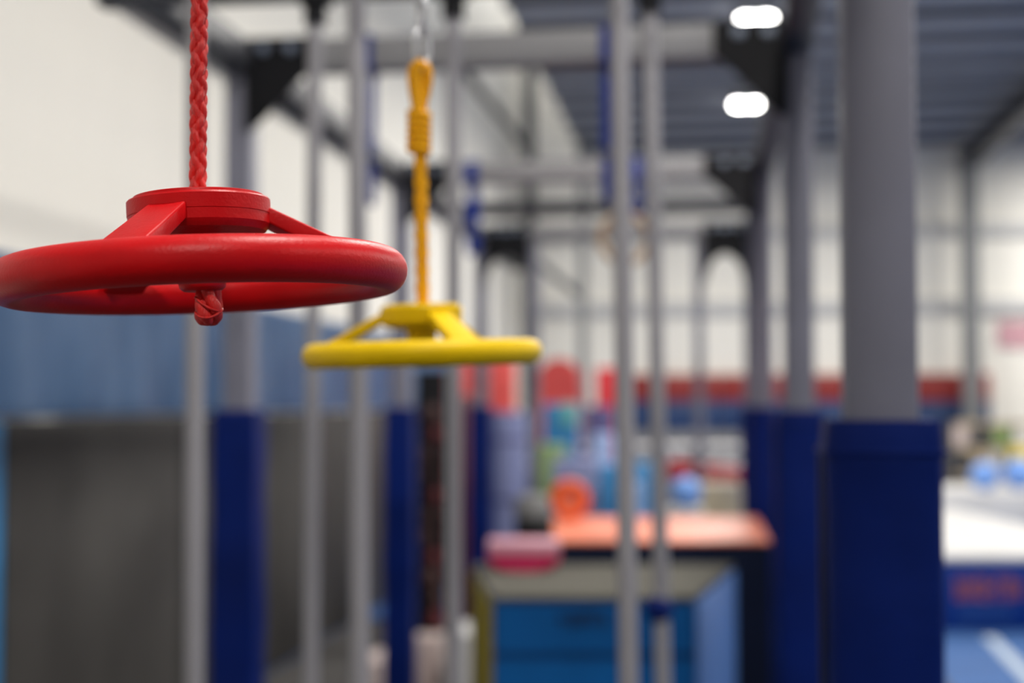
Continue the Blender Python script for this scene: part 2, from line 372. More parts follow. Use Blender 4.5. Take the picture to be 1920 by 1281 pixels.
# inner posts of the far frame with arch plates
for px, sgn in ((1003,-1),(1312,1)):
    q = P(px, 755, 10.4); s = q.x*cT - q.y*sT
    rpost(s, 10.3, wdt=0.07); gusset(s, 10.3, sgn, 0.20, True)
gusset(SL, 10.3, 1, 0.20, True); gusset(SR, 10.3, -1, 0.20, True)
# extra crossbar between far frames, hanger bars above the poles, rail above the wheels
def bar(s0, s1, t, z, w=0.06, m='dark', nm='hanger_bar'):
    b = B(); box(b, s1-s0, w, w, ((s0+s1)/2, t, z), bev=0.004); obj(nm, b, m, rig)
bar(SL+0.05, SR-0.05, 8.95, ZB, 0.09)
bar(SL+0.05, SR0-0.05+0.02, 2.88, ZB-0.03, 0.06); 
bar(SL+0.05, SR-0.07, 3.58, ZB-0.143, 0.07)
for s in (SL, SR-0.02):
    b = B(); box(b, 0.06, 0.06, 0.13, (s+(0.06 if s < 0 else -0.06), 3.58, ZB-0.07)); obj('hanger_bracket', b, 'black', rig)
sw = -0.335
b = B(); box(b, 0.06, 2.63, 0.06, (sw, 0.765, ZB-0.0), bev=0.004); obj('wheel_rail', b, 'dark', rig)

# ------------------------------------------------------------------ post pads
def pad(s, t, label, w_=0.16, H=1.775, seed=0):
    r = thing('post_pad', label, 'post pad', R(s, t, 0), RZ, 'royal blue pads wrapped around the rig posts')
    b = B(); nz = 48; per = []
    h = w_/2; rc = 0.018; npt = 10
    def outline(off):
        pts = []
        for cx_, cy_, a0 in ((h-rc,h-rc,0),(-h+rc,h-rc,PI/2),(-h+rc,-h+rc,PI),(h-rc,-h+rc,1.5*PI)):
            for k_ in range(4):
                a_ = a0+PI/2*k_/3; pts.append((cx_+(rc+off)*math.cos(a_), cy_+(rc+off)*math.sin(a_)))
            nx = {0:(-1,0),PI/2:(0,-1),PI:(1,0),1.5*PI:(0,1)}[a0]
            for k_ in range(1, 7):
                f = k_/7; L = 2*(h-rc)
                ex = pts[-k_][0] if k_ == 1 else ex; ey = pts[-1][1] if k_ == 1 else ey
                pts.append((ex+nx[0]*L*f, ey+nx[1]*L*f))
        return pts
    rnd = random.Random(seed)
    ph = [rnd.uniform(0, 6.28) for _ in range(6)]
    rings = []
    for i in range(nz+1):
        z = H*i/nz
        edge = -0.004 if i in (0, nz) else 0
        puff = 0.0022*math.sin(z*9+ph[0])*math.sin(z*3.1+ph[1])
        ring = []
        for q, (x, y) in enumerate(outline(edge+puff)):
            k_ = 0.0018*math.sin(z*21+x*30+ph[2])*math.sin(q*0.6+ph[3])
            ring.append(b.verts.new((x*(1+k_*8), y*(1+k_*8), z)))
        rings.append(ring)
    n_ = len(rings[0])
    for A_, B_ in zip(rings, rings[1:]):
        for k_ in range(n_): b.faces.new((A_[k_], A_[(k_+1)%n_], B_[(k_+1)%n_], B_[k_]))
    inner = [[b.verts.new((sx*0.052, sy*0.052, z)) for sx, sy in ((1,1),(-1,1),(-1,-1),(1,-1))] for z in (0.0, H)]
    for ring, inn, flip in ((rings[0], inner[0], 0), (rings[-1], inner[1], 1)):
        q4 = n_//4
        for c4 in range(4):
            seg_ = [ring[(c4*q4+k_) % n_] for k_ in range(1, q4+2)]
            b.faces.new(seg_ + [inn[(c4+1) % 4], inn[c4]])
    for k_ in range(4): b.faces.new((inner[0][k_], inner[0][(k_+1)%4], inner[1][(k_+1)%4], inner[1][k_]))
    obj('cover', b, 'pad', r, ang=60)
    b = B(); box(b, w_+0.006, w_+0.006, 0.012, (0,0,H-0.030), bev=0.004); 
    # hem band is hollow: four thin strips
    b.free(); b = B()
    for sx, sy, lx, ly in ((0,-1,w_+0.008,0.004),(0,1,w_+0.008,0.004),(1,0,0.004,w_+0.008),(-1,0,0.004,w_+0.008)):
        box(b, lx, ly, 0.006, (sx*(h+0.0035), sy*(h+0.0035), H-0.045), bev=0.001)
    obj('hem', b, 'pad', r)
    b = B(); box(b, 0.004, 0.045, H-0.06, (-h-0.003, 0.02, H/2-0.02), bev=0.001); obj('closing_strip', b, 'padlow', r)
    return r
pad(SR0, 2.13, 'large royal blue pad on the big near post at right', seed=1)
pad(SL, 2.13, 'royal blue pad on the near left rig post, outside the left edge', seed=2)
pad(SR, 4.90, 'royal blue pad on the second post at right, just left of the big near one', seed=3)
pad(SL, 4.90, 'royal blue pad on the left post below the red wheel, beside the charcoal wall', seed=4)
pad(SR-0.02, 7.53, 'royal blue pad on the third right-hand post, partly behind the orange-topped block', seed=5)
pad(SL+0.01, 7.53, 'royal blue pad left of centre, beneath the yellow wheel', seed=6)
pad(SL, 10.3, 'royal blue pad on the far left-row post, right of the yellow wheel rope', seed=7)
pad(SR, 10.3, 'royal blue pad on the farthest right-row post, hidden behind nearer posts', seed=8)

# ------------------------------------------------------------------ hanging poles
def hpole(xt, xb, d, rad, label, ztop, zbot=0.55, y0=0, y1=1281, ball=None):
    A = P(xt, y0, d); Bb = P(xb, y1, d); dirv = (A-Bb)/(A.z-Bb.z)
    top = A + dirv*(ztop-A.z); bot = A + dirv*(zbot-A.z)
    r = thing('hanging_pole', label, 'pole', bot)
    b = B(); cyl(b, rad, rad, (0,0,0), top-bot, 32); obj('tube', b, 'pole', r)
    b = B(); cyl(b, rad*1.04, rad*0.8, (0,0,0), -dirv*0.015, 32); obj('end_cap', b, 'black', r)
    b = B(); n_ = top-bot
    box(b, 0.085, 0.075, 0.02, n_+Vector((0,0,-0.01)), bev=0.003); cyl(b, rad*1.5, rad*1.5, n_+Vector((0,0,-0.075)), n_+Vector((0,0,-0.02)), 24)
    obj('mount', b, 'black', r)
    if ball:
        c_ = P(*ball[:2], d) - bot
        b = B(); bmesh.ops.create_uvsphere(b, u_segments=32, v_segments=20, radius=ball[2], matrix=Matrix.Translation(c_)@Matrix.Diagonal((1,1,0.95,1)))
        obj('stopper_ball', b, 'pad', r)
    return r
zA = ZB-0.06; zBm = ZB-0.178
def dd(d0, x): 
    X = (x-960)/F*d0
    return d0 - 0.1388*X
hpole(366, 364, 2.93+0.05, 0.0195, 'grey pole hanging behind the red rope, leftmost of the poles', zA)
hpole(668, 675, 2.93, 0.0195, 'grey pole passing just right of the red wheel, crossing the yellow wheel left end', zA)
hpole(1160, 1179, 2.84, 0.0195, 'grey pole at centre right, thickest one in front of the blue box', zA)
hpole(591, 583, 3.66, 0.0195, 'thin grey pole between the red wheel and yellow wheel, left of its thicker neighbour', zBm)
hpole(850, 851, 3.60, 0.0195, 'thin grey pole just right of the yellow rope', zBm)
hpole(1218, 1243, 3.55, 0.0195, 'thin grey pole with a blue stopper ball in front of the blue box', zBm, ball=(1235,1142,0.036))

# ------------------------------------------------------------------ wheels
def wheel(name, label, m, centre, Rr, tr, spokes, rot, hub_r=0.0462, lift=0.036, hub_h=0.022):
    r = thing(name, label, 'climbing grip', centre, rot=rot, group=None)
    b = B(); torus(b, Rr, tr, 128, 28, rz=tr*1.04)
    obj('ring', b, m, r, ang=180)
    z0 = lift
    b = B()
    lathe(b, [(0.0,z0-0.006),(0.016,z0-0.006),(0.020,z0-0.004),(hub_r*0.80,z0-0.002),(hub_r*0.93,z0),(hub_r-0.0008,z0+0.003),(hub_r,z0+0.0045),
              (hub_r,z0+hub_h*0.50),(hub_r+0.0004,z0+hub_h*0.52),(hub_r+0.0004,z0+hub_h-0.0012),(hub_r-0.0004,z0+hub_h-0.0002),(hub_r-0.0030,z0+hub_h),(hub_r-0.0036,z0+hub_h+0.0006),(hub_r-0.0040,z0+hub_h+0.0022),(hub_r-0.0052,z0+hub_h+0.0026),
              (hub_r-0.0105,z0+hub_h+0.0026),(hub_r-0.012,z0+hub_h+0.001),(0.008,z0+hub_h),(0.006,z0+hub_h-0.004),(0,z0+hub_h-0.004)], 96)
    obj('hub', b, m, r, ang=28)
    b = B(); lathe(b, [(0,-0.003),(0.0135,-0.003),(0.0150,-0.001),(0.0165,z0-0.010),(0.019,z0-0.003),(0,z0-0.003)], 40); obj('stem', b, m, r, ang=40)
    b = B(); lathe(b, [(0,-0.0080),(0.0125,-0.0080),(0.0150,-0.0060),(0.0156,-0.0020),(0.0145,0.0),(0,0.0)], 40); obj('washer', b, m, r, ang=50)
    for a in spokes:
        a = math.radians(a)
        A = Vector((hub_r-0.006, 0, z0+hub_h*0.55)); Bv = Vector((Rr-0.002, 0, 0.0005)); d = Bv-A
        L = d.length; b = B()
        box(b, L, 0.0265, 0.0100, (0,0,0), bev=0.0016, seg=3)
        # slight flare towards the ring
        for v in b.verts:
            f = (v.co.x/L+0.5); v.co.y *= 1.0+0.22*f*f; v.co.z *= 1.0+0.3*f
        # raised centre web underneath
        mt = Matrix.Rotation(a, 4, 'Z') @ Matrix.Translation((A+Bv)/2) @ Matrix.Rotation(math.atan2(-d.z, d.x), 4, 'Y')
        bmesh.ops.transform(b, matrix=mt, verts=b.verts)
        obj('spoke', b, m, r)
    return r
# red: ring centre
dR = 0.935
cR = P(379, 523, dR)
rotR = (math.radians(-0.6), math.radians(-3.2), 0)
rotR = (math.radians(0.0), math.radians(-3.0), 0)
wheel('wheel_grip', 'red plastic wheel grip hanging on the red rope in sharp focus', 'red', cR, 0.1215, 0.0138, (256, 16, 133), rotR, lift=0.030)
dY = 1.60
cY = P(792, 664, dY)
rotY = (math.radians(1.7), math.radians(-1.5), 0)
wheel('wheel_grip', 'yellow plastic wheel grip hanging on the yellow rope, smaller looking and behind', 'yellow', cY, 0.1215, 0.0135, (299, 59, 179), rotY, hub_h=0.021, lift=0.032)

# ------------------------------------------------------------------ ropes
def braid(bm, path, Rb, sr, pitch, phase=0.0, wob=0.0006, n=7, flat=0.72, Rs=None):
    # path: function u in metres -> centre, length
    f, Ltot = path
    N = int(Ltot/pitch*30)
    for dirn in (1, -1):
        for k_ in range(4):
            pts = []
            for i in range(N+1):
                u_ = Ltot*i/N; c_ = f(u_); t_ = (f(min(u_+0.001, Ltot))-f(max(u_-0.001, 0))).normalized()
                ax = t_.cross(Vector((0,1,0))); 
                if ax.length < 1e-3: ax = Vector((1,0,0))
                ax.normalize(); ay = t_.cross(ax)
                th = dirn*2*PI*u_/pitch + k_*PI/2 + phase
                rr = Rb + dirn*wob*math.cos(8*PI*u_/pitch)
                pts.append(c_+ax*math.cos(th)*rr+ay*math.sin(th)*rr)
            sweep(bm, pts, sr, n)
zRtop = ZB-0.03
hubR = cR + Vector((-0.0025, 0, 0.05))
top = Vector((P(370, 0, dR).x, dR, zRtop)); botR = P(371, 352, dR); botR.z = cR.z+0.052
rt = thing('red_rope', 'braided bright red rope holding up the red wheel, knotted underneath', 'rope', botR)
def fr(u_): return (top-botR)*(u_/(top-botR).length)
b = B(); braid(b, (fr, (top-botR).length), 0.00265, 0.0028, 0.068, 0.5, wob=0.0009); obj('cord', b, 'redrope', rt, ang=180)
b = B(); sweep(b, [(0,0,-0.001), fr((top-botR).length)], 0.003, 8); obj('core', b, 'redrope', rt)
# top hitch around the rail
b = B()
tl = top-botR
torus(b, 0.047, 0.0052, 48, 10, Matrix.Translation(tl+Vector((0,0,0.04)))@Matrix.Rotation(PI/2,4,'X')); obj('rail_loop', b, 'redrope', rt, ang=180)
# knot below the washer
kb = P(392, 560, dR)-botR
b = B()
def blob(bm, pts, rad, n=20): sweep(bm, pts, rad, n)
k0 = P(389, 522, dR)-botR; k1 = P(391, 541, dR)-botR; k2 = P(391, 560, dR)-botR; k3 = P(392, 578, dR)-botR; k4 = P(391, 592, dR)-botR; k5 = P(390, 602, dR)-botR; k6 = P(389.5,606.5,dR)-botR
for q in range(4):                                       # four fat strands twisting round the tail
    pts = []; rad = []
    for i in range(40):
        f_ = i/39; seg = f_*6; a_ = [k0,k1,k2,k3,k4,k5,k6]; ii = min(int(seg), 5); c_ = a_[ii].lerp(a_[ii+1], seg-ii)
        th = q*PI/2 + 1.0 + f_*2.9
        R_ = [0.0036,0.0043,0.0046,0.0058,0.0055,0.0033,0.0008]; rr = R_[ii]*(1-(seg-ii))+R_[ii+1]*(seg-ii)
        pts.append(c_+Vector((math.cos(th)*rr, math.sin(th)*rr, 0))); rad.append([0.0034,0.0040,0.0041,0.0046,0.0044,0.0036,0.0020][ii]*(1-(seg-ii))+[0.0034,0.0040,0.0041,0.0046,0.0044,0.0036,0.0020][ii+1]*(seg-ii))
    sweep(b, pts, rad, 10)
for tt, zz in ((0.5, -0.002), (-0.6, 0.003)):
    pts = []
    for i in range(18):
        a_ = -2.6+i*2.4/17
        pts.append(k3+Vector((0,0,zz))+Vector((0.0094*math.cos(a_), 0.0094*math.sin(a_), 0.005*math.sin(a_*1.3+tt))))
    sweep(b, pts, 0.0009, 6)
obj('knot', b, 'redrope', rt, ang=180)

# yellow rope
yb = P(793, 571, dY); yb.z = cY.z+0.054; yt = P(787, 205, dY)
ry = thing('yellow_rope', 'yellow braided rope with a lashed loop on top, holding up the yellow wheel', 'rope', yb)
def fy(u_): return (yt-yb)*(u_/(yt-yb).length)
b = B(); braid(b, (fy, (yt-yb).length), 0.0038, 0.0034, 0.080, 0.2, wob=0.0011); obj('cord', b, 'yrope', ry, ang=180)
b = B(); sweep(b, [(0,0,-0.001), yt-yb], 0.004, 8); obj('core', b, 'yrope', ry)
b = B(); w0 = P(785, 288, dY)-yb; w1 = P(786, 208, dY)-yb
for i in range(6):                                       # lashing turns
    c_ = w0.lerp(w1, (i+0.5)/6)
    torus(b, 0.0085, 0.0052, 36, 12, Matrix.Translation(c_)@Matrix.Rotation(math.radians(7),4,'Y')@Matrix.Diagonal((1.08,1.08,0.9,1)))
obj('lashing', b, 'yrope', ry, ang=180)
b = B()
ltop = P(788, 127, dY)-yb
def loop(sgn, yo):
    a0 = P(786+sgn*3, 210, dY)-yb; a1 = P(787+sgn*12, 165, dY)-yb; a2 = P(788+sgn*15, 138, dY)-yb; a3 = ltop
    def f(u_):
        q_ = u_
        p_ = [a0, a1, a2, a3+Vector((0,0,0.003))]
        # Catmull-like bezier
        q1 = (1-q_)**3*p_[0] + 3*(1-q_)**2*q_*p_[1] + 3*(1-q_)*q_**2*(p_[2]+Vector((sgn*0.006,0,0.010))) + q_**3*p_[3]
        return q1+Vector((0,yo,0))
    return f
for sgn, yo in ((-1,0.0),(1,0.002),(-0.45,-0.008),(0.5,0.009)):
    f = loop(sgn, yo)
    def path(u_, f=f, L=0.06): return f(min(u_/L, 1.0))
    braid(b, (path, 0.06), 0.0030, 0.0028, 0.045, sgn, wob=0.0006)
obj('loop', b, 'yrope', ry, ang=180)
# carabiner and chain above
cc = P(790, 88, dY)
cb = thing('carabiner', 'silver metal snap hook clipped through the yellow rope loop', 'hook', cc)
b = B()
pts = [(0.011*math.cos(a)*(1 if math.cos(a) > 0 else 0.9), 0.0, 0.026*math.sin(a)) for a in [2*PI*i/40 for i in range(40)]]
sweep(b, pts, 0.0038, 12, closed=True); obj('body', b, 'zinc', cb, rot=(0,0,0.9), ang=180)
b = B(); cyl(b, 0.0055, 0.0055, (0.0085,0,-0.008), (0.0085,0,0.012), 18); obj('gate_sleeve', b, 'zinc', cb, rot=(0,0,0.9))
zc = cc.z+0.034; i = 0
ch = thing('hanger_chain', 'short silver chain dropping from above the frame to the snap hook', 'chain', (cc.x, cc.y, zc))
def link_(bm, z, rot):
    pts = []
    for i in range(28):
        a = 2*PI*i/28; pts.append(Matrix.Rotation(rot,3,'Z')@Vector((0.0075*math.cos(a), 0, 0.011*math.sin(a)+(0.006 if math.sin(a) > 0 else -0.006))))
    sweep(bm, [p_+Vector((0,0,z)) for p_ in pts], 0.0029, 8, closed=True)
z = 0.006; k = 0
while zc+z < ZB-0.02:
    b = B(); link_(b, z, 0.5 if k % 2 else 0.5+PI/2); obj('link', b, 'zinc', ch, ang=180); z += 0.0265; k += 1
b = B(); torus(b, 0.050, 0.005, 40, 8, Matrix.Translation((0,0,ZB-zc))@Matrix.Rotation(PI/2,4,'X')); obj('rail_shackle', b, 'zinc', ch, ang=180)

# ------------------------------------------------------------------ straps and ring hanging in the rig
def strap(x, y0, y1, d, wpx, label):
    a = P(x, y0, d); c_ = P(x, y1, d); L = a.z-c_.z; W = wpx*d/F
    r = thing('hanging_strap', label, 'strap', c_, RZ)
    b = B(); box(b, W, 0.006, L, (0,-0.012,L/2), bev=0.002); box(b, W, 0.006, L, (0,0.012,L/2), bev=0.002); box(b, W, 0.030, 0.008, (0,0,0.004), bev=0.002)
    obj('webbing', b, 'strap', r)
    b = B(); box(b, W*1.25, 0.034, 0.03, (0,0,L*0.35), bev=0.004); obj('buckle', b, 'dark', r)
    b = B(); hb = 0.115; box(b, W, 0.118, 0.004, (0,0.0,L+0.120)); 
    for sy in (-1,1): box(b, W, 0.004, 0.123, (0,sy*0.059,L+0.060))
    box(b, W, 0.118, 0.003, (0,0,L-0.0015)); obj('beam_wrap', b, 'strap', r)
    return r
def beam_d(t, x): # depth along Y of a point on crossbeam at t seen at px x
    tx = (x-960)/F; return t/(cT+tx*sT)
def strap_on(t, x, y1, wpx, label):
    d = beam_d(t, x); a = P(x, 300, d); y0 = None
    zt_ = ZB-0.0600
    yy = 640.5
    # solve pixel y for z
    for _ in range(30):
        z_ = P(x, yy, d).z; yy += (z_-zt_)*F/d
    return strap(x, yy, y1, d, wpx, label)
strap_on(4.90, 1139, 378, 19, 'blue webbing strap hanging from the nearest crossbeam beside the tall pole')
strap_on(4.90, 697, 385, 13, 'blue webbing strap hanging from the nearest crossbeam, left of the yellow rope')
sr_ = strap_on(7.53, 1195, 400, 20, 'short blue webbing strap on the second crossbeam, above the wooden ring')
strap_on(7.53, 887, 478, 22, 'blue webbing strap on the second crossbeam, right of the yellow rope')
d_ = beam_d(7.53, 1180)
b = B(); q = P(1172, 446, d_); torus(b, 0.125, 0.019, 64, 14, Matrix.Rotation(PI/2, 4, 'X'))
tag(obj('wooden_ring', b, 'wood', loc=(q.x, q.y, q.z-0.005), rz=0.0, ang=180), 'round pale wooden gymnastic ring hanging below the short blue strap', 'ring')

# ------------------------------------------------------------------ foam boxes in the middle
# blue vault box: wider at the back, grey top
zt = P(1100, 1120, 4.9).z
fb = thing('foam_box', 'blue foam vault box with a grey carpeted top and one yellow side', 'foam box', (0.27, 5.4, 0))
poly = [(-0.335,-0.5),(0.355,-0.5),(0.645,0.5),(-0.430,0.5)]
ins = lambda p_, k_: [(x*k_, y*k_) for x, y in p_]
b = B()
lev = [0.0, 0.30, 0.62, zt-0.20, zt-0.012]
for a0, a1 in zip(lev, lev[1:]):
    prismz(b, poly, a0+0.004, a1-0.004)
bmesh.ops.bevel(b, geom=list(b.edges), offset=0.008, segments=2, affect='EDGES'); obj('foam_body', b, 'blue', fb)
b = B(); prismz(b, ins(poly, 0.99), 0.0, zt-0.012); obj('seam_core', b, 'blue2', fb, smooth=False)
b = B(); prismz(b, ins(poly, 1.0), zt-0.012, zt); bmesh.ops.bevel(b, geom=list(b.edges), offset=0.004, segments=2, affect='EDGES'); obj('top_pad', b, 'greytop', fb)
def side(a_, c_, m, nm, off=0.006):
    ax = Vector((a_[0],a_[1],0)); cx_ = Vector((c_[0],c_[1],0)); d = cx_-ax; L = d.length; nrm = Vector((d.y,-d.x,0)).normalized()
    b = B(); box(b, L*0.985, 0.008, zt-0.03, ((ax+cx_)/2+nrm*off+Vector((0,0,(zt-0.02)/2))), Matrix.Rotation(math.atan2(d.y,d.x),4,'Z'), bev=0.003); obj(nm, b, m, fb)
side(poly[1], poly[2], 'ltblue', 'side_panel'); side(poly[3], poly[0], 'yellowf', 'side_panel')
def strokes(bm, x0, x1, z0, z1, y, n_, seed):        # illegible row of lettering, raised print
    rnd = random.Random(seed); W = (x1-x0)/n_
    for i in range(n_):
        cx_ = x0+W*(i+0.5); h_ = z1-z0; zc_ = (z0+z1)/2
        box(bm, W*0.22, 0.004, h_*rnd.uniform(0.8,1), (cx_-W*0.24, y, zc_)); 
        if rnd.random() < 0.8: box(bm, W*0.6, 0.004, h_*0.2, (cx_, y, zc_+h_*rnd.choice((0.38,0,-0.38))))
        if rnd.random() < 0.6: box(bm, W*0.2, 0.004, h_*rnd.uniform(0.5,1), (cx_+W*0.24, y, zc_))
xa = P(1048,1150,4.9).x-0.27; xb = P(1140,1150,4.9).x-0.27; za = P(1050,1174,4.9).z; zb_ = P(1050,1146,4.9).z
b = B(); strokes(b, xa, xb, za, zb_, -0.503, 6, 3); obj('lettering', b, 'letterD', fb, smooth=False)

# bowl-shaped pink pad resting on it
q = P(982, 1068, 5.72)
pk = thing('foam_bolster', 'pink and magenta half-round pad lying on the rear of the blue foam box', 'bolster', (q.x, 5.72, zt))
b = B(); W = 0.285; H_ = P(982,1012,5.72).z-zt
pl = [(-W/2*1.0, H_*0.98)] + [(-W/2*math.cos(PI*i/16)*(1.0 if True else 1), H_*0.55*(1-math.sin(PI*i/16)**0.7)) for i in range(17)] + [(W/2, H_*0.98)]
lo = [p_ for p_ in pl if p_[1] <= H_*0.56]
b = B(); prism(b, lo, -0.10, 0.10); bmesh.ops.bevel(b, geom=[e for e in b.edges], offset=0.004, segments=1, affect='EDGES'); obj('lower_half', b, 'pink', pk)
b = B(); box(b, W, 0.20, H_*0.45, (0,0,H_*0.775), bev=0.012); obj('upper_half', b, 'palepink', pk)

# navy block with orange top
zn = P(1200, 1013, 6.02).z
nb = thing('foam_block', 'tall navy vinyl block with a glossy orange top, right of centre', 'foam block', (0,0,0))
XL = P(1038,1013,6.02).x; XR = P(1445,1013,6.02).x; XL2 = P(1036,970,7.25).x; XR2 = P(1432,970,7.25).x
pl = [(XL,6.02),(XR,6.02),(XR2-0.03,7.25),(XL2,7.25)]
b = B(); prismz(b, pl, 0.0, zn-0.017); bmesh.ops.bevel(b, geom=list(b.edges), offset=0.015, segments=2, affect='EDGES'); obj('body', b, 'navy', nb)
b = B(); prismz(b, pl, zn-0.015, zn); bmesh.ops.bevel(b, geom=list(b.edges), offset=0.005, segments=3, affect='EDGES'); obj('top_pad', b, 'orangetop', nb)
# orange donut on it
q = P(1068, 930, 7.08); rr = 0.098
dn = thing('foam_tumbler', 'upright round orange foam tumbler with a paler centre on the orange-topped block', 'foam wheel', (q.x, 7.08, zn+rr+0.002))
b = B(); mt = Matrix.Rotation(PI/2, 4, 'X')
lathe(b, [(0.045,-0.05),(rr-0.02,-0.06),(rr,-0.045),(rr,0.045),(rr-0.02,0.06),(0.045,0.05),(0.045,-0.05)], 40, mt); obj('rim', b, 'orange', dn)
b = B(); lathe(b, [(0,-0.046),(0.044,-0.046),(0.044,0.046),(0,0.046)], 32, mt); obj('centre', b, 'opink', dn)
# black drum with grey lid standing behind
q = P(1000, 1000, 9.6)
dr = thing('storage_drum', 'narrow black drum with a grey lid, left of the orange foam tumbler', 'drum', (q.x, 9.6, 0))
hz = P(1001, 930, 9.6).z
b = B(); lathe(b, [(0,0),(0.115,0),(0.125,0.05),(0.125,hz-0.17),(0.12,hz-0.15),(0,hz-0.15)], 32); obj('body', b, 'black', dr)
b = B(); lathe(b, [(0,hz-0.15),(0.128,hz-0.15),(0.13,hz-0.05),(0.10,hz),(0,hz+0.015)], 32); obj('lid', b, 'wallgrey', dr)

def standbox(name, label, cat, x0, x1, y0, d, dep, m, z0=0.0, y1=None, bev=0.02, rz=RZ, dome=False, group=None):
    """upright mat or block seen from x0..x1, its top at photo height y0, standing at depth d"""
    a = P(x0, y0, d); c_ = P(x1, y0, d); zt_ = a.z; zb2 = P(x0, y1, d).z if y1 else z0
    W = c_.x-a.x; b = B()
    if dome:
        h_ = zt_-zb2; pl_ = [(-W/2, 0), (W/2, 0)] + [(W/2*math.cos(PI*i/20), h_-W*0.5+W*0.5*math.sin(PI*i/20)) for i in range(21)]
        prism(b, pl_, -dep/2, dep/2); bmesh.ops.bevel(b, geom=[e for e in b.edges if abs(e.verts[0].co.y-e.verts[1].co.y) < 1e-6], offset=bev, segments=2, affect='EDGES')
    else: box(b, W, dep, zt_-zb2, (0,0,(zt_-zb2)/2), bev=bev)
    return tag(obj(name, b, m, loc=((a.x+c_.x)/2, d+dep/2, zb2), rz=rz), label, cat, group)

# rolled and standing mats around the rig
q0 = P(922,772,12.6); q1 = P(990,772,12.6)
rm = thing('rolled_mat', 'tall lavender rolled mat standing upright behind the far left blue pad', 'mat', ((q0.x+q1.x)/2, 12.6, 0))
rr = (q1.x-q0.x)/2; hz = q0.z; b = B()
pts = []
prof = [(rr*0.2,0.0),(rr,0.0),(rr,hz),(rr*0.2,hz-0.01),(rr*0.2,0.0)]
lathe(b, prof, 40); obj('roll', b, 'lav', rm)
b = B()
for z_ in (0.35, hz*0.55, hz-0.25): torus(b, rr+0.001, 0.012, 40, 6, Matrix.Translation((0,0,z_))@Matrix.Diagonal((1,1,1.6,1)))
obj('tie_band', b, 'purple', rm)
standbox('upright_mat', 'dark red mat standing on edge beside the far left blue pad', 'mat', 866, 884, 742, 10.95, 0.5, 'dred')
standbox('upright_mat', 'light red mat standing left of the far padded post, behind the yellow wheel', 'mat', 838, 895, 672, 14.3, 0.12, 'redmat')
standbox('upright_mat', 'light red mat below the right end of the yellow wheel', 'mat', 912, 966, 668, 14.3, 0.12, 'redmat')
standbox('upright_mat', 'light red round-topped mat just right of the yellow wheel', 'mat', 1010, 1088, 672, 14.0, 0.12, 'redmat', dome=True)
standbox('upright_mat', 'small dull red mat between the far column and the tall pole', 'mat', 1118, 1160, 690, 15.0, 0.12, 'redbeam')
sb = standbox('activity_panel', 'blue padded panel below the round-topped red mat', 'panel', 1020, 1086, 758, 13.4, 0.10, 'cyan')
standbox('upright_mat', 'purple mat standing behind the tall pole', 'mat', 1100, 1152, 762, 14.2, 0.10, 'purple')
q = P(1066, 778, 13.38); b = B(); box(b, 0.16, 0.03, 0.22, bev=0.01)
tag(obj('wall_target', b, 'teal', loc=(q.x, 13.375, q.z)), 'small teal square fixed near the top of the blue panel', 'target')
standbox('foam_block', 'green foam block left of the barrier behind the orange tumbler', 'foam block', 1006, 1062, 835, 12.6, 0.3, 'green')
standbox('foam_block', 'grey-blue foam block behind the orange tumbler', 'foam block', 1040, 1125, 860, 11.9, 0.3, 'lav')
standbox('foam_block', 'pale blue tall foam block directly left of the tall pole', 'foam block', 1112, 1150, 815, 12.8, 0.3, 'paleblue')
standbox('foam_block', 'deep blue foam block left of the tall pole and behind the orange top', 'foam block', 1128, 1160, 872, 11.6, 0.3, 'cyan')
standbox('foam_block', 'bright blue tall foam block between the two right poles', 'foam block', 1192, 1222, 868, 11.6, 0.3, 'cyan')
standbox('foam_block', 'pale blue low foam block between the two right poles', 'foam block', 1180, 1202, 905, 11.2, 0.25, 'paleblue')
# barrier rails
zr = [P(1200, 838, 16.2).z, P(1200, 872, 16.2).z]
a = P(985,838,16.2); c_ = P(1405,838,16.2)
br = thing('barrier', 'pale metal barrier with thin rails behind the foam blocks', 'barrier', (a.x, 16.2, 0))
Lb = c_.x-a.x
for z_ in zr:
    b = B(); cyl(b, 0.028, 0.028, (0,0,z_), (Lb,0,z_), 12); obj('rail', b, 'rail', br)
for k in range(4):
    b = B(); cyl(b, 0.025, 0.025, (Lb*k/3,0,0.0), (Lb*k/3,0,zr[0]), 12); obj('upright', b, 'rail', br)
# red balance beam tilted, blue ball and cream foam
a = P(1250, 880, 10.6); c_ = P(1396, 898, 10.6); d = c_-a
rb = thing('balance_beam', 'red suede balance beam above the orange-topped block, at right', 'beam', ((a.x+c_.x)/2, 10.6, 0))
b = B(); zc_ = (a.z+c_.z)/2; box(b, d.length, 0.12, 0.155, (0,0,zc_), Matrix.Rotation(-math.atan2(d.z,d.x),4,'Y'), bev=0.03); obj('beam_body', b, 'redbeam', rb)
for sx in (-1,1):
    b = B(); box(b, 0.05, 0.06, zc_-0.04, (sx*d.length*0.36,0,(zc_-0.04)/2)); box(b, 0.06, 0.5, 0.04, (sx*d.length*0.36,0,0.02)); obj('leg', b, 'rail', rb)
def ball(x, y, d, r_, m, label, zf=None):
    q = P(x, y, d); b = B(); bmesh.ops.create_uvsphere(b, u_segments=28, v_segments=18, radius=r_)
    return tag(obj('exercise_ball', b, m, loc=(q.x, d, (zf+r_) if zf is not None else q.z)), label, 'ball')
tb = standbox('foam_block', 'grey foam block carrying the blue ball behind the orange-topped block', 'foam block', 1255, 1325, 956, 9.0, 0.35, 'girtlight')
ball(1286, 930, 9.15, 0.10, 'ballb', 'blue ball behind the orange-topped block, below the red beam', zf=P(1255,956,9.0).z)
standbox('foam_block', 'mottled cream foam block below the red beam', 'foam block', 1318, 1396, 908, 9.6, 0.3, 'cream')

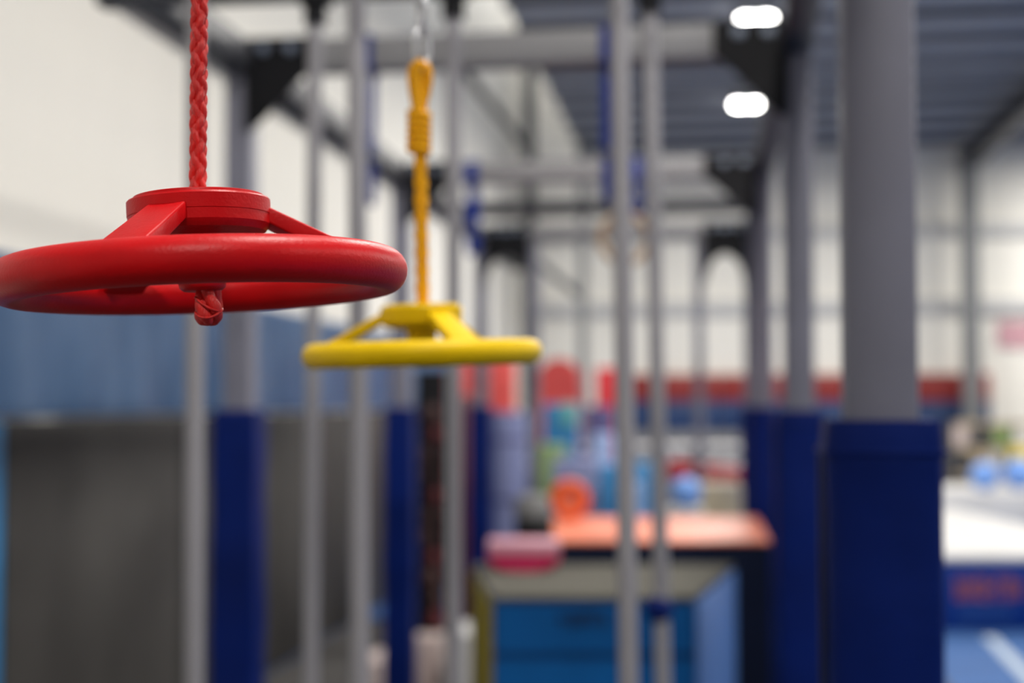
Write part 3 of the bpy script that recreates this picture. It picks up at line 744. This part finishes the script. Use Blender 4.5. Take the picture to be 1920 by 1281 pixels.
# climbing board with holds, on pale plinth
a = P(786, 695, 8.9); c_ = P(830, 695, 8.9); W = c_.x-a.x
zp = P(800, 1195, 8.75).z
cbd = thing('climbing_board', 'narrow black climbing board with brown holds under the yellow wheel', 'climbing board', ((a.x+c_.x)/2, 8.95, zp+0.002), RZ)
Hb = a.z-zp; b = B(); box(b, W*1.25, 0.05, Hb, (0,0,Hb/2), bev=0.006); obj('board', b, 'black', cbd)
rnd = random.Random(5)
for k in range(11):
    b = B(); bmesh.ops.create_icosphere(b, subdivisions=2, radius=rnd.uniform(0.036,0.055), matrix=Matrix.Translation((rnd.uniform(-0.02,0.06), -0.045, Hb*(0.05+k*0.078)))@Matrix.Diagonal((1.0,0.7,1.3,1)))
    for v in b.verts: v.co += Vector((rnd.uniform(-1,1),rnd.uniform(-1,1),rnd.uniform(-1,1)))*0.004
    obj('hold', b, 'brown' if k % 3 else 'dred', cbd)
standbox('plinth_block', 'pale pinkish white plinth at the foot of the climbing board', 'foam block', 782, 830, 1195, 8.72, 0.5, 'whitepink', bev=0.015)
standbox('plinth_block', 'white plinth just right of the thin pole, at the bottom edge', 'foam block', 842, 892, 1188, 8.4, 0.5, 'white', bev=0.015)
standbox('plinth_block', 'low pale pink block left of the blue pad at the bottom edge', 'foam block', 682, 722, 1238, 8.2, 0.4, 'whitepink', bev=0.015)

# ------------------------------------------------------------------ right side beyond the near post
dP = 11.3
zpt = P(1850, 1040, dP).z
a = P(1700, 1040, dP); c_ = P(2150, 1040, dP); W = c_.x-a.x
pf = thing('landing_platform', 'large blue sided landing platform with a white top and orange lettering at right', 'platform', ((a.x+c_.x)/2, dP, 0))
b = B(); box(b, W, 5.0, zpt-0.06, (0,2.5,(zpt-0.06)/2), bev=0.03); obj('body', b, 'platblue', pf)
b = B(); box(b, W, 5.0, 0.06, (0,2.5,zpt-0.03), bev=0.02); obj('top_mat', b, 'white', pf)
b = B(); cx_ = (a.x+c_.x)/2
strokes(b, P(1790,1100,dP).x-cx_, P(1918,1100,dP).x-cx_, P(1790,1128,dP).z, P(1790,1082,dP).z, -0.003, 7, 11); obj('lettering', b, 'letterO', pf, smooth=False)
b = B(); strokes(b, P(1796,1100,dP).x-cx_, P(1900,1100,dP).x-cx_, P(1790,1156,dP).z, P(1790,1142,dP).z, -0.003, 12, 12); obj('lettering', b, 'ltblue', pf, smooth=False)
a = P(1700, 905, 16.9); c_ = P(2050, 905, 16.9)
b = B(); zz = P(1850, 922, 17.0).z; box(b, c_.x-a.x, 1.6, zz, (0,0,zz/2), bev=0.04)
tag(obj('crash_mat', b, 'white', loc=((a.x+c_.x)/2, 17.8, 0)), 'thick white crash mat behind the landing platform at far right', 'mat')
ball(1846, 905, 17.3, 0.17, 'ballb', 'pale blue ball on the white crash mat, nearest the big post', zf=zz)
ball(1912, 905, 17.4, 0.19, 'ballb', 'pale blue ball on the white crash mat, right-hand one', zf=zz)
# tan shelving unit
a = P(1778, 792, 20.2); c_ = P(2000, 792, 20.2); W = c_.x-a.x; H_ = a.z
sh = thing('shelving_unit', 'tan open shelving unit against the back wall at far right', 'shelf', (a.x, 20.2, 0), RZ*0.4)
for z_ in (0.12, H_*0.30, H_*0.54, H_*0.78, H_):
    b = B(); box(b, W, 0.4, 0.07, (W/2,0,z_-0.035), bev=0.004); obj('shelf_board', b, 'tan', sh)
for k in range(5):
    b = B(); box(b, 0.05, 0.4, H_, (W*k/4,0,H_/2)); obj('upright', b, 'dark', sh)
rnd = random.Random(4)
lab = ['pale grey storage bin on the top shelf of the tan unit, leftmost','tan storage bin on the middle shelf of the tan unit','dark storage bin on the middle shelf, left of the tan one','olive storage bin on the upper shelf beneath the yellow one']
for k, (x, m, lv) in enumerate(((1795,'whitepink',0.78),(1835,'tan',0.54),(1795,'dark',0.54),(1875,'green',0.78))):
    q = P(x, 820, 20.1); b = B(); h0 = H_*0.18; prof = box(b, 0.24, 0.3, h0, (0,0,h0/2), bev=0.02)
    r = tag(obj('storage_bin', b, m, loc=(q.x, 20.15-0.139*0.4*(q.x-a.x), H_*lv+0.002), rz=RZ*0.4), lab[k], 'bin')
standbox('upright_mat', 'yellow mat standing at the extreme right edge in front of the shelving', 'mat', 1896, 1960, 838, 18.9, 0.12, 'yel2')
# floor line
b = B(); a = P(1790, 1190, 10.0); q0 = Vector((P(1840,1185,11.18).x, 11.0, 0)); q1 = Vector((P(1930,1290,9.0).x, 8.6, 0)); d = q1-q0
box(b, d.length, 0.10, 0.004, (0,0,0.002)); m_ = (q0+q1)/2
tag(obj('floor_line', b, 'lineW', loc=(m_.x, m_.y, 0.0), rz=math.atan2(d.y, d.x)), 'pale tape line crossing the blue floor at bottom right', 'tape')
